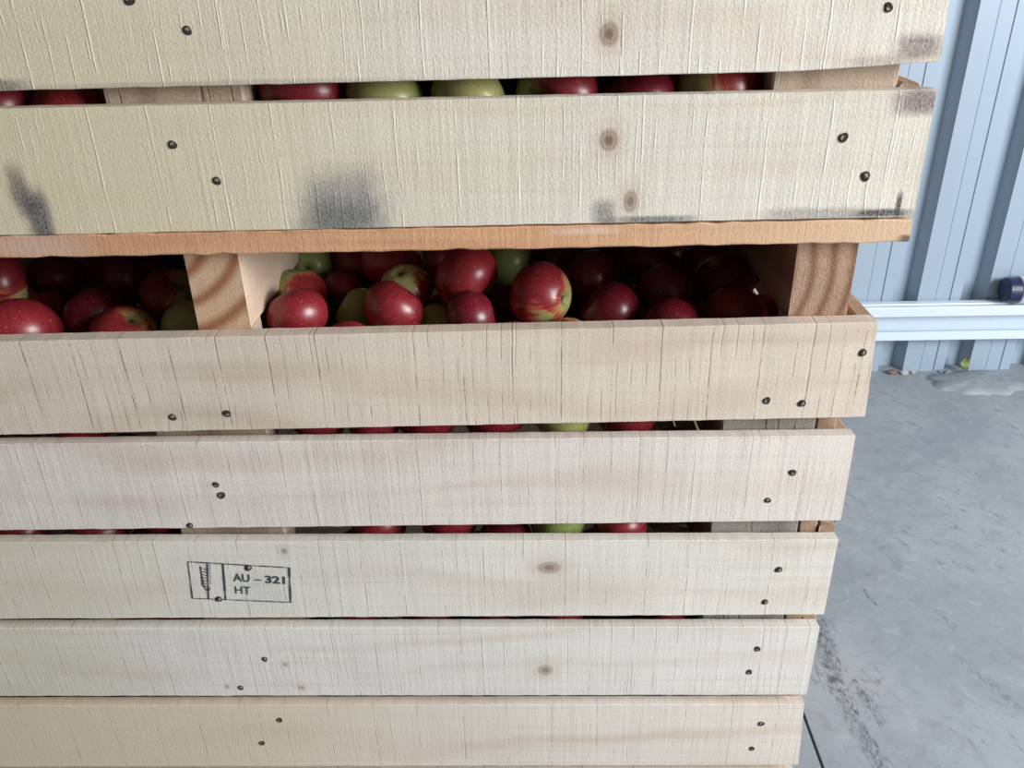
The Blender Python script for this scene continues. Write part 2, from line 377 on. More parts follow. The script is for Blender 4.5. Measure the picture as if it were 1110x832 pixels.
# outer crates. board spec: name -> (z top left, z top right, z bottom left, z bottom right, x right top, x right bottom, material args)
FRONT_UP = [
 ('U1', (.9420, .9412), (.8368, .8386), (.3213, .3233), dict(base=CRM, band=TAN, bands=.22, fine=.12, rough_amp=1.5, mark=(LM, .050, .55, .0010, .55), patch=(.15, -.42, YEL, .75),  # YEL patch: yellower wood leftward, with the warmer light there painted in
   knots=[(.0655, .9631, .0085, .0095, 1), (.0850, .9126, .0065, .0105, .9)],
   stains=[(-.4190, .9060, .014, .032, 1, DARKST), (-.4290, .930, .010, .026, .8, DARKST), (-.157, .9130, .044, .036, .75, GREYST), (-.160, .8985, .042, .024, .62, DARKST), (.0634, .9010, .011, .016, .7, DARKST), (.105, .8965, .042, .0040, .85, DARKST),
           (.310, .9880, .024, .012, .95, BARK), (.296, .8985, .030, .0040, 1, W_(48, 50, 58)), (.245, .8985, .060, .007, .5, DARKST), (.3090, .9060, .0030, .012, 1, W_(52, 52, 60))])),
 ('U2', (1.0600, 1.0600), (.9555, .9570), (.3150, .3196), dict(base=PAL, band=TAN, bands=.2, fine=.12, rough_amp=1.5, mark=(LM, .052, .2, .0010, .7), patch=(.05, -.42, YEL, .7), knots=[(.0631, 1.0430, .0085, .0095, 1)],  # same YEL tint, putting the warm left-hand light into the board colour
   stains=[(-.424, 1.0155, .030, .006, .75, DARKST), (.302, 1.0290, .024, .011, .8, BARK), (.270, 1.0185, .03, .005, .4, BARK), (-.25, 1.0130, .2, .0035, .35, GREYST)])),
 ('U3', (1.180, 1.180), (1.075, 1.075), (.316, .317), dict(base=PAL, band=TAN, bands=.3, mark=(LM, .050, .3, .001, .6))),
 ('U4', (1.300, 1.300), (1.195, 1.195), (.318, .317), dict(base=CRM, band=TAN, bands=.3, mark=(DM2, .045, .3, .001, .5))),
 ('U5', (1.420, 1.420), (1.315, 1.315), (.316, .317), dict(base=YEL, band=TAN, bands=.3, mark=(LM, .050, .7, .001, .5))),
 ('U6', (1.537, 1.537), (1.435, 1.435), (.317, .316), dict(base=PNK, band=TAN2, bands=.3, mark=(DM2, .046, .1, .001, .5)))]
FRONT_LO = [
 ('L1', (.7365, .7426), (.6376, .6447), (.3101, .3151), dict(base=PNK, band=TAN2, bands=.5, mark=(DM, .0455, .18, .0011, .62), fine=.10)),
 ('L2', (.6266, .6244), (.5225, .5240), (.3097, .3112), dict(base=W_(229, 219, 210), band=W_(206, 180, 164), bands=.42, mark=(DM2, .027, .4, .0009, .42), fine=.12)),
 ('L3', (.5065, .4995), (.4012, .3985), (.3131, .3129), dict(base=W_(230, 224, 214), band=TAN2, bands=.34, mark=(DM2, .043, .65, .0010, .5), knots=[(.0155, .5227, .0135, .0085, .8), (-.2617, .548, .004, .005, .7)],
   patch=(-.30, -.50, W_(218, 209, 186), .6), stains=[(-.300, .4940, .034, .030, .16, W_(140, 165, 160))])),
 ('L4', (.3875, .3806), (.2818, .2772), (.3105, .3106), dict(base=W_(231, 225, 217), band=TAN2, bands=.28, mark=(DM2, .024, .3, .0008, .45), knots=[(.0109, .375, .0095, .0085, .75), (-.2847, .3861, .0035, .0035, .55), (-.2708, .3496, .0045, .004, .6), (-.3575, .3518, .003, .003, .6)],
   patch=(-.38, -.56, W_(212, 206, 180), .6))),
 ('L5', (.2663, .2623), (.1600, .1584), (.3105, .3168), dict(base=W_(230, 220, 209), patch=(.1, -.5, W_(224, 204, 178), .8), band=W_(200, 172, 150), bands=.45, mark=(DM, .0525, .35, .0009, .4))),
 ('L6', (.1450, .1450), (.0420, .0420), (.314, .315), dict(base=PNK, band=TAN2, bands=.4, mark=(DM, .046, .3, .001, .5)))]
NAILS = {
 'U2': [(-.3018, 1.0751), (-.2618, 1.0528), (.2731, 1.0571)], 'U1': [(-.2914, .9667), (-.2605, .9365), (.2543, .9614), (.2773, .9297)],
 'L1': [(.302, .7686), (.2207, .7201), (.2539, .7166), (-.3454, .7107), (-.2921, .7139)], 'L2': [(-.318, .6325), (-.3149, .6195), (.2553, .6389), (.2348, .6061), (-.3544, .5825)],
 'L3': [(-.3033, .5264), (-.3428, .4836), (.2566, .5175), (.2472, .4734)], 'L4': [(-.3065, .3949), (-.3417, .3502), (.2468, .4053), (.2413, .3702)],
 'L5': [(-.3046, .2967), (-.3319, .2573), (.2642, .2866), (.258, .2441)]}
for nm, zc in (('U3', 1.1275), ('U4', 1.2475), ('U5', 1.3675), ('U6', 1.486), ('L6', .0935)):
    NAILS[nm] = [(-.31, zz(zc)+.025), (-.285, zz(zc)-.022), (.247, zz(zc)+.02), (.262, zz(zc)-.024)]
for nm in NAILS: NAILS[nm] += [(-.86, sum(p[1] for p in NAILS[nm][:2])/2+.02), (-.845, sum(p[1] for p in NAILS[nm][:2])/2-.03)]

HOLE = plain('punched_hole_shadow', (.05, .038, .028), .95); STEELN = plain('dull_nail_steel', (.34, .31, .28), .5, .3)
def nail_mesh():
    vs = []; fs = []; mi = []; n = 14
    prof = [(.0041, .0), (.0040, -.0005), (.0031, -.0007), (.0029, -.0003), (.0026, -.0002), (.0022, -.0009), (.0004, -.0010)]
    for r_, y in prof:
        for k in range(n):
            a = 2*math.pi*k/n; j = 1+.12*math.sin(a*2+1)+.06*math.sin(a*3)
            vs.append((r_*j*math.cos(a)*.88, y, r_*j*math.sin(a)))
    for i in range(len(prof)-1):
        for k in range(n):
            fs.append((i*n+k, i*n+(k+1) % n, (i+1)*n+(k+1) % n, (i+1)*n+k)); mi.append(1 if i >= 4 and 2 < k < 9 else 0)
    fs.append(tuple((len(prof)-1)*n+k for k in range(n))); mi.append(0)
    return mesh('nail', vs, fs, [HOLE, STEELN], mi=mi)
NAIL = nail_mesh()
def add_nails(board, key):
    for (x, z) in NAILS[key]:
        o = link('nail', NAIL, board); o.location = Vector((x, 0, z))-board.matrix_basis.translation-(board.parent.location)
        o.rotation_euler = (0, random.uniform(0, 6.28), 0); s = random.uniform(.85, 1.1); o.scale = (s, 1, s)

END = wood('end_grain_pine', W_(208, 174, 142), W_(150, 98, 70), 'Y', 3, bands=.95, fine=.14, rings=(-.055, .060, 230), rough_amp=1.5)
END2 = wood('coarse_end_grain_pine', W_(178, 146, 122), W_(120, 78, 62), 'Y', 9, bands=.75, fine=.22, rings=(-.13, .01, 360), rough_amp=3)
WHITEISH = wood('planed_pale_pine', W_(206, 184, 164), W_(178, 140, 116), 'Y', 5, bands=.4, fine=.05)
POST = wood('weathered_post_pine', W_(196, 176, 156), W_(130, 104, 86), 'Z', 6, bands=.6, fine=.16, rough_amp=2.2, sawn=.15, cracks=.75)
POSTG = wood('grey_weathered_post_pine', W_(168, 160, 152), W_(112, 104, 98), 'Z', 8, bands=.5, fine=.18, rough_amp=2.2, sawn=.15, cracks=.6)
SIDE = wood('side_board_pine', W_(172, 144, 120), W_(120, 94, 76), 'Y', 12, bands=.5, fine=.2, rough_amp=2)
SLAB = wood('orange_board_edge_pine', W_(216, 166, 128), W_(178, 116, 82), 'X', 14, bands=.55, fine=.13, patch=(.02, .34, W_(222, 190, 158), .9), o=(-.295, 0, zz(.8265)),
            stains=[(-.43, .8830, .05, .012, .6, W_(212, 190, 180)), (.05, .8875, .035, .0035, .55, W_(235, 215, 200)), (.3215, .8755, .008, .004, .9, W_(45, 40, 38))], rough_amp=1.4)
INNER = wood('inner_board_pine', PNK, TAN2, 'X', 21, bands=.4, fine=.12)

def crate(name, label, floor_z, posts_top, front, sides, cx0, px, bearer_z, slab_mat, mid):
    c = link(name, None, None, (-.30, .6, zz(bearer_z[0])))
    tag(c, label=label, category='crate', group=None)
    boards = {}
    for i, (k, zt, zb, xr, args) in enumerate(front):
        x0 = -.915
        ox = O((zb[0]+zb[1])/2, (zt[0]+zt[1])/2)
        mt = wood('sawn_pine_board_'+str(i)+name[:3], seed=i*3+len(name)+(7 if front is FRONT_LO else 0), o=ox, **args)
        th = .0180 if k == 'L1' else .0150 if front is FRONT_UP else .0135
        # extrapolate the measured left values (taken at about x = -.5) to the left end
        def at(v, x): return v[0]+(v[1]-v[0])*(x+.50)/.81
        A = [(x0, 0, zz(at(zt, x0))), (x0, 0, zz(at(zb, x0))), (x0, th, zz(at(zb, x0))), (x0, th, zz(at(zt, x0)))]
        B = [(xr[0], 0, zz(zt[1])), (xr[1], 0, zz(zb[1])), (xr[1], th, zz(zb[1])), (xr[0], th, zz(zt[1]))]
        zf = None
        if k == 'U2': zf = lambda x, i_: (.0050*max(0, (x-.20)/.12)**1.3 if i_ in (1, 2) else 0)
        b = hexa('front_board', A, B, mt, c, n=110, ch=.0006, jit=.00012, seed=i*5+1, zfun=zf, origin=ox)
        add_nails(b, k); boards[k] = b
    bpy_sides = [('side_board', .2985, .3150), ('side_board', -.914, -.8975)]
    ymin, ymax = (.0185 if front is FRONT_LO else .0155), 1.185
    for (nm, xa, xb) in bpy_sides:
        for j, (za, zb_) in enumerate(sides):
            A = [(xa, ymin, zz(zb_)), (xa, ymin, zz(za)), (xb, ymin, zz(za)), (xb, ymin, zz(zb_))]
            B = [(p[0], ymax, p[2]) for p in A]
            hexa(nm, A, B, SIDE, c, n=40, ch=.003 if (front is FRONT_UP and j == 0) else .0015, jit=.0006, rag=.0012, seed=j+40)
    for j, (k, zt, zb, xr, args) in enumerate(front):
        A = [(-.914, 1.186, zz(zb[0])), (-.914, 1.186, zz(zt[0])), (-.914, 1.201, zz(zt[0])), (-.914, 1.201, zz(zb[0]))]
        B = [(.314, p[1], p[2]) for p in A]
        hexa('back_board', A, B, INNER, c, n=20, seed=j+60)
    # posts: corner ones and the ones in the middle of front and back
    zt = posts_top; z0 = floor_z
    def post(xa, xb, ya, yb_, mt, nm='corner_post'):
        A = [(xa, ya, zz(z0)), (xb, ya, zz(z0)), (xb, yb_, zz(z0)), (xa, yb_, zz(z0))]
        B = [(p[0], p[1], zz(zt)) for p in A]
        hexa(nm, A, B, mt, c, n=16, ch=.0015, jit=0, seed=int(abs(xa)*1000))
    ya = ymin+.0008
    for (xa, xb, mt, nm) in px: post(xa, xb, ya, ya+.036, mt, nm)
    post(mid[0], mid[1], ya, ya+.034, POST, 'middle_post')
    post(-.896, -.80, ya, ya+.036, POST, 'corner_post')
    post(.20, .297, 1.148, 1.185, POST); post(-.896, -.80, 1.148, 1.185, POST); post(mid[0], mid[1], 1.148, 1.185, POST, 'middle_post')
    if front is FRONT_LO:      # packers that carry the upper crate's bearers
        for (xa, xb) in ((-.3100, -.2620), (.2370, .2890), (-.859, -.809)):
            for y0 in (ya, 1.148):
                A = [(xa, y0, zz(.7143)), (xb, y0, zz(.7143)), (xb, y0+.034, zz(.7143)), (xa, y0+.034, zz(.7143))]
                hexa('packer', A, [(p[0], p[1], zz(.7364)) for p in A], POST, c, n=2, ch=.0008, jit=0)
    # floor boards running across on three bearers
    fb0, fb1 = bearer_z[1], bearer_z[1]+.0200
    y = 0.0; j = 0
    while y < 1.16:
        d = .098; xr = .3233 if front is FRONT_UP else .315
        A = [(-.915, y, zz(fb1)), (-.915, y, zz(fb0)), (-.915, y+d, zz(fb0)), (-.915, y+d, zz(fb1))]
        B = [(xr if j == 0 else .314, p[1], p[2]) for p in A]
        hexa('floor_board', A, B, slab_mat if j == 0 else INNER, c, n=90 if j == 0 else 12, ch=.0012, jit=.0004 if j == 0 else 0, seed=j+80, origin=(-.295, y+.049, zz((fb0+fb1)/2)))
        y += d+.0085; j += 1
    for (xa, xb, mt) in ((-.3105, -.2615, END), (.2365, .2895, END2), (-.86, -.808, END)):
        A = [(xa, .0200, zz(bearer_z[0])), (xb, .0200, zz(bearer_z[0])), (xb, .0200, zz(bearer_z[1])), (xa, .0200, zz(bearer_z[1]))]
        B = [(p[0], 1.17, p[2]) for p in A]
        bo = hexa('bearer', A, B, [WHITEISH if mt is END else END2, mt], c, n=30, ch=.0008, jit=0, rag=.0002, seed=int(abs(xa)*100))
        for p_ in bo.data.polygons:
            if len(p_.vertices) == 8: p_.material_index = 1
    return c, boards
lo_sides = [(t-.105, t) for t in (.7400, .613, .5045, .376, .257, .140)]
up_sides = [(t-.105, t) for t in (.9445, 1.078, 1.192, 1.305, 1.42, 1.53)]
lower, LB = crate('apple_crate', 'lower slatted pine crate of apples, open gap on top and ink stamp on its front', .040, .7140, FRONT_LO, lo_sides, 0,
                  [(.186, .2775, POSTG, 'corner_post'), (.2785, .2975, SIDE, 'corner_batten')], (-.056, .0200), INNER, (-.376, -.264))
upper, UB = crate('apple_crate', 'upper slatted pine crate of apples with grey-stained boards, stacked on the stamped crate', .8370, 1.5360, FRONT_UP, up_sides, 0,
                  [(.197, .2970, POST, 'corner_post')], (.7366, .8165), SLAB, (-.347, -.2315))

# ---------------------------------------------------------------- ink stamp on the third board of the lower crate
INK = plain('blue_black_ink', W_(62, 76, 84), .8, noise=.35, scale=600)
TL, TR, BR, BL = (Vector((a, 0, b)) for a, b in ((-.3659, .5354), (-.2595, .5261), (-.2647, .4784), (-.3709, .4852)))
def uv(u, v, d=-.00045):
    p = (TL*(1-u)+TR*u)*(1-v)+(BL*(1-u)+BR*u)*v; p.y = d; return p
svs = []; sfs = []
def quadstroke(a, b, w):
    pa, pb = uv(*a), uv(*b); d = (pb-pa).normalized(); n_ = Vector((-d.z, 0, d.x))*w/2
    i = len(svs); svs.extend([pa-n_, pb-n_, pb+n_, pa+n_]); sfs.append((i, i+1, i+2, i+3))
def broken(a, b, w, parts, seed):
    rg = random.Random(seed)
    for k in range(parts):
        t0, t1 = k/parts, (k+1)/parts
        p0 = (a[0]+(b[0]-a[0])*t0, a[1]+(b[1]-a[1])*t0); p1 = (a[0]+(b[0]-a[0])*(t1+.01), a[1]+(b[1]-a[1])*(t1+.01))
        quadstroke(p0, p1, w*rg.uniform(.65, 1.35))
broken((0, 0), (1, 0), .0013, 14, 1); broken((1, 0), (1, 1), .0019, 8, 2); broken((0, 1), (1, 1), .0011, 16, 3); broken((0, 0), (0, 1), .0014, 8, 4)
broken((.345, 0), (.338, 1), .0019, 8, 5); broken((.19, .02), (.165, 1), .0016, 8, 6)
for k in range(7):
    v0 = .10+k*.078
    quadstroke((.185-.003*k, v0+.10), (.125-.001*k, v0+.055), .0010); quadstroke((.125-.001*k, v0+.055), (.118-.001*k, v0+.0), .0011)
quadstroke((.118, .10), (.125, .62), .0011); quadstroke((.125, .62), (.15, .76), .0012); quadstroke((.15, .76), (.20, .70), .0012)
for k in range(8): quadstroke((.215-.002*k, .05+k*.07), (.214-.002*k, .085+k*.07), .0012)
def text(s, u0, v0, u1, v1, bold, res=3):
    cu = bpy.data.curves.new('t', 'FONT'); cu.body = s; cu.resolution_u = res; cu.offset = bold
    ob = bpy.data.objects.new('t', cu); COL.objects.link(ob)
    dg = bpy.context.evaluated_depsgraph_get(); me = bpy.data.meshes.new_from_object(ob.evaluated_get(dg))
    xs = [v.co.x for v in me.vertices]; ys = [v.co.y for v in me.vertices]; i = len(svs)
    for v in me.vertices:
        fu = (v.co.x-min(xs))/(max(xs)-min(xs)); fv = (v.co.y-min(ys))/(max(ys)-min(ys))
        svs.append(uv(u0+(u1-u0)*fu, v1+(v0-v1)*fv))
    for p in me.polygons: sfs.append(tuple(i+k for k in p.vertices))
    bpy.data.objects.remove(ob); bpy.data.meshes.remove(me)
text('AU', .435, .245, .60, .47, .018); quadstroke((.645, .40), (.72, .395), .0014); text('321', .755, .255, .955, .475, .035); text('HT', .443, .60, .60, .81, .012)
st_o = Vector((-.315, 0, .507))
st = link('stamp', mesh('stamp', svs, sfs, INK, st_o), LB['L3'])
st.location = st_o-LB['L3'].location-lower.location
st['label'] = 'blue-black ink stamp reading AU - 321 HT in a ruled box'
APPLES = [
 (1, 19, 106, -0.4618, 0.057, 0.9876, 0.036, 'crimson'),
 (1, 76, 105, -0.3922, 0.056, 0.9845, 0.034, 'redgold'),
 (1, 327, 98, -0.1943, 0.0599, 0.9982, 0.038, 'crimson'),
 (1, 416, 96, -0.1231, 0.0559, 0.9884, 0.034, 'greenbrown'),
 (1, 507, 94, -0.0511, 0.057, 0.9891, 0.036, 'yellowpink'),
 (1, 554, 89, -0.0179, 0.1109, 1.021, 0.035, ''),
 (1, 604, 91, 0.0255, 0.0583, 0.9895, 0.037, 'redgreen'),
 (1, 654, 84, 0.0639, 0.1174, 0.9747, 0.0362, ''),
 (1, 693, 89, 0.0948, 0.055, 0.9814, 0.034, 'darkred'),
 (1, 731, 81, 0.1365, 0.1225, 0.9786, 0.037, ''),
 (1, 779, 86, 0.162, 0.0563, 0.9893, 0.035, 'yellowred'),
 (1, 822, 76, 0.1913, 0.1089, 1.0289, 0.0359, ''),
 (2, 19, 300, -0.5753, 0.15, 0.7967, 0.0378, 'redyellow'),
 (2, 30, 343, -0.5169, 0.0727, 0.7693, 0.0402, 'crimson'),
 (2, 58, 325, -0.5231, 0.1499, 0.7527, 0.0305, 'darkred'),
 (2, 64, 297, -0.5436, 0.2099, 0.7792, 0.0318, 'darkred'),
 (2, 94, 331, -0.4598, 0.1178, 0.7697, 0.033, 'darkred'),
 (2, 100, 290, -0.5594, 0.3421, 0.7336, 0.0352, ''),
 (2, 126, 346, -0.4088, 0.0711, 0.7621, 0.0353, 'redgreen'),
 (2, 136, 298, -0.4551, 0.2, 0.7813, 0.0325, 'darkred'),
 (2, 178, 313, -0.389, 0.15, 0.7753, 0.033, 'redgreen'),
 (2, 180, 283, -0.4885, 0.3283, 0.7344, 0.037, ''),
 (2, 198, 332, -0.3456, 0.0888, 0.7647, 0.0308, 'greenbrown'),
 (2, 285, 341, -0.3127, 0.2137, 0.6979, 0.0334, ''),
 (2, 286, 352, -0.2778, 0.0834, 0.7476, 0.0254, 'crimson'),
 (2, 322, 335, -0.2333, 0.0782, 0.7808, 0.0316, 'crimson'),
 (2, 329, 302, -0.2493, 0.145, 0.7792, 0.0317, 'pinkgreen'),
 (2, 344, 284, -0.2547, 0.2262, 0.7818, 0.0268, 'greencalyx'),
 (2, 360, 346, -0.2464, 0.2485, 0.7231, 0.0366, ''),
 (2, 372, 308, -0.2083, 0.1894, 0.7605, 0.0281, 'darkred'),
 (2, 376, 352, -0.1831, 0.0593, 0.7489, 0.0322, 'pink'),
 (2, 379, 285, -0.2025, 0.246, 0.7735, 0.0303, 'crimson'),
 (2, 380, 331, -0.182, 0.1291, 0.7618, 0.0275, 'green'),
 (2, 419, 284, -0.1549, 0.2072, 0.7925, 0.0345, 'redgold'),
 (2, 426, 331, -0.1383, 0.088, 0.7819, 0.0307, 'crimson'),
 (2, 446, 301, -0.1336, 0.1488, 0.7819, 0.0287, 'yellowred'),
 (2, 466, 283, -0.1121, 0.2518, 0.7732, 0.0306, 'darkred'),
 (2, 470, 319, -0.1484, 0.279, 0.726, 0.0351, ''),
 (2, 470, 342, -0.0977, 0.1129, 0.746, 0.0297, 'palegreen'),
 (2, 472, 326, -0.091, 0.1891, 0.7226, 0.0358, ''),
 (2, 504, 296, -0.0671, 0.1348, 0.7987, 0.0357, 'redgold'),
 (2, 510, 336, -0.0596, 0.076, 0.7767, 0.0278, 'darkred'),
 (2, 544, 348, -0.0548, 0.2392, 0.6788, 0.0326, ''),
 (2, 546, 329, -0.0226, 0.2856, 0.7127, 0.0331, ''),
 (2, 554, 285, -0.0259, 0.23, 0.7827, 0.0298, 'green'),
 (2, 558, 349, -0.017, 0.0743, 0.7458, 0.026, 'pink'),
 (2, 586, 318, 0.0109, 0.1067, 0.7873, 0.0339, 'redgreenbase'),
 (2, 600, 277, 0.0281, 0.2599, 0.7714, 0.0308, 'darkred'),
 (2, 616, 348, 0.0369, 0.0639, 0.7486, 0.0295, 'redgreen'),
 (2, 621, 338, 0.021, 0.1526, 0.735, 0.0364, ''),
 (2, 640, 293, 0.0664, 0.18, 0.7792, 0.0315, 'darkred'),  # dark skin tone stands in for the deep shade on this apple
 (2, 655, 273, 0.0796, 0.3548, 0.7265, 0.0344, ''),
 (2, 661, 329, 0.0821, 0.1105, 0.7644, 0.0334, 'darkred'),
 (2, 675, 305, 0.1125, 0.3882, 0.6778, 0.0318, ''),
 (2, 696, 283, 0.135, 0.24, 0.7729, 0.0323, 'darkred'),
 (2, 720, 308, 0.1436, 0.15, 0.7701, 0.0317, 'darkred'),
 (2, 725, 336, 0.1376, 0.0771, 0.7631, 0.0314, 'darkred'),
 (2, 732, 280, 0.1681, 0.3009, 0.7288, 0.0362, ''),
 (2, 733, 270, 0.1808, 0.3843, 0.7269, 0.0357, ''),
 (2, 755, 278, 0.2089, 0.26, 0.7668, 0.0329, 'crimson'),
 (2, 756, 331, 0.2215, 0.3287, 0.6797, 0.0337, ''),
 (2, 782, 296, 0.2137, 0.1814, 0.7704, 0.0346, 'darkred'),
 (2, 790, 323, 0.2127, 0.1136, 0.7578, 0.0346, 'crimson'),
 (2, 810, 286, 0.2634, 0.3241, 0.7336, 0.0346, ''),
 (2, 833, 320, 0.2643, 0.152, 0.7352, 0.0337, ''),
 (3, 24, 472, -0.5266, 0.056, 0.6981, 0.035, ''),
 (3, 91, 471, -0.4652, 0.0544, 0.6794, 0.0334, ''),
 (3, 141, 471, -0.4323, 0.0569, 0.622, 0.034, 'crimson'),
 (3, 341, 467, -0.2239, 0.0575, 0.681, 0.035, 'crimson'),
 (3, 402, 466, -0.165, 0.0558, 0.6808, 0.0348, ''),
 (3, 466, 465, -0.1062, 0.0576, 0.681, 0.035, 'crimson'),
 (3, 538, 464, -0.0375, 0.0562, 0.68, 0.034, 'crimson'),
 (3, 608, 463, 0.0283, 0.054, 0.679, 0.033, 'palegreen'),
 (3, 677, 462, 0.0943, 0.059, 0.681, 0.035, 'crimson'),
 (3, 730, 464, 0.149, 0.056, 0.622, 0.034, 'salmon'),
 (4, 30, 577, -0.5772, 0.056, 0.5346, 0.034, 'redgreen'),
 (4, 107, 576, -0.4871, 0.0559, 0.5343, 0.034, 'crimson'),
 (4, 165, 576, -0.4211, 0.0583, 0.5156, 0.035, 'salmon'),
 (4, 172, 575, -0.4095, 0.0545, 0.5715, 0.0335, ''),
 (4, 411, 574, -0.1707, 0.056, 0.5403, 0.034, 'redgold'),
 (4, 489, 573, -0.0909, 0.0573, 0.5479, 0.035, 'crimson'),
 (4, 548, 573, -0.0308, 0.051, 0.5247, 0.03, 'darkred'),
 (4, 607, 572, 0.028, 0.0583, 0.5441, 0.034, 'green'),
 (4, 672, 572, 0.0946, 0.0555, 0.5361, 0.034, 'salmon'),
 (5, 189, 670, -0.4289, 0.0564, 0.393, 0.0354, ''),
 (5, 348, 670, -0.2868, 0.1291, 0.3304, 0.0359, ''),
 (5, 386, 670, -0.2096, 0.056, 0.4184, 0.034, 'crimson'),
 (5, 464, 670, -0.1244, 0.0559, 0.4129, 0.034, 'crimson'),
 (5, 529, 669, -0.0548, 0.0517, 0.415, 0.03, 'darkred'),
 (5, 566, 669, -0.018, 0.0678, 0.3634, 0.0362, ''),
 (5, 606, 669, 0.0279, 0.056, 0.4201, 0.034, 'salmon'),
 (5, 663, 669, 0.0927, 0.0948, 0.4011, 0.0362, ''),
 (5, 719, 668, 0.149, 0.0558, 0.4157, 0.034, 'salmon'),
]
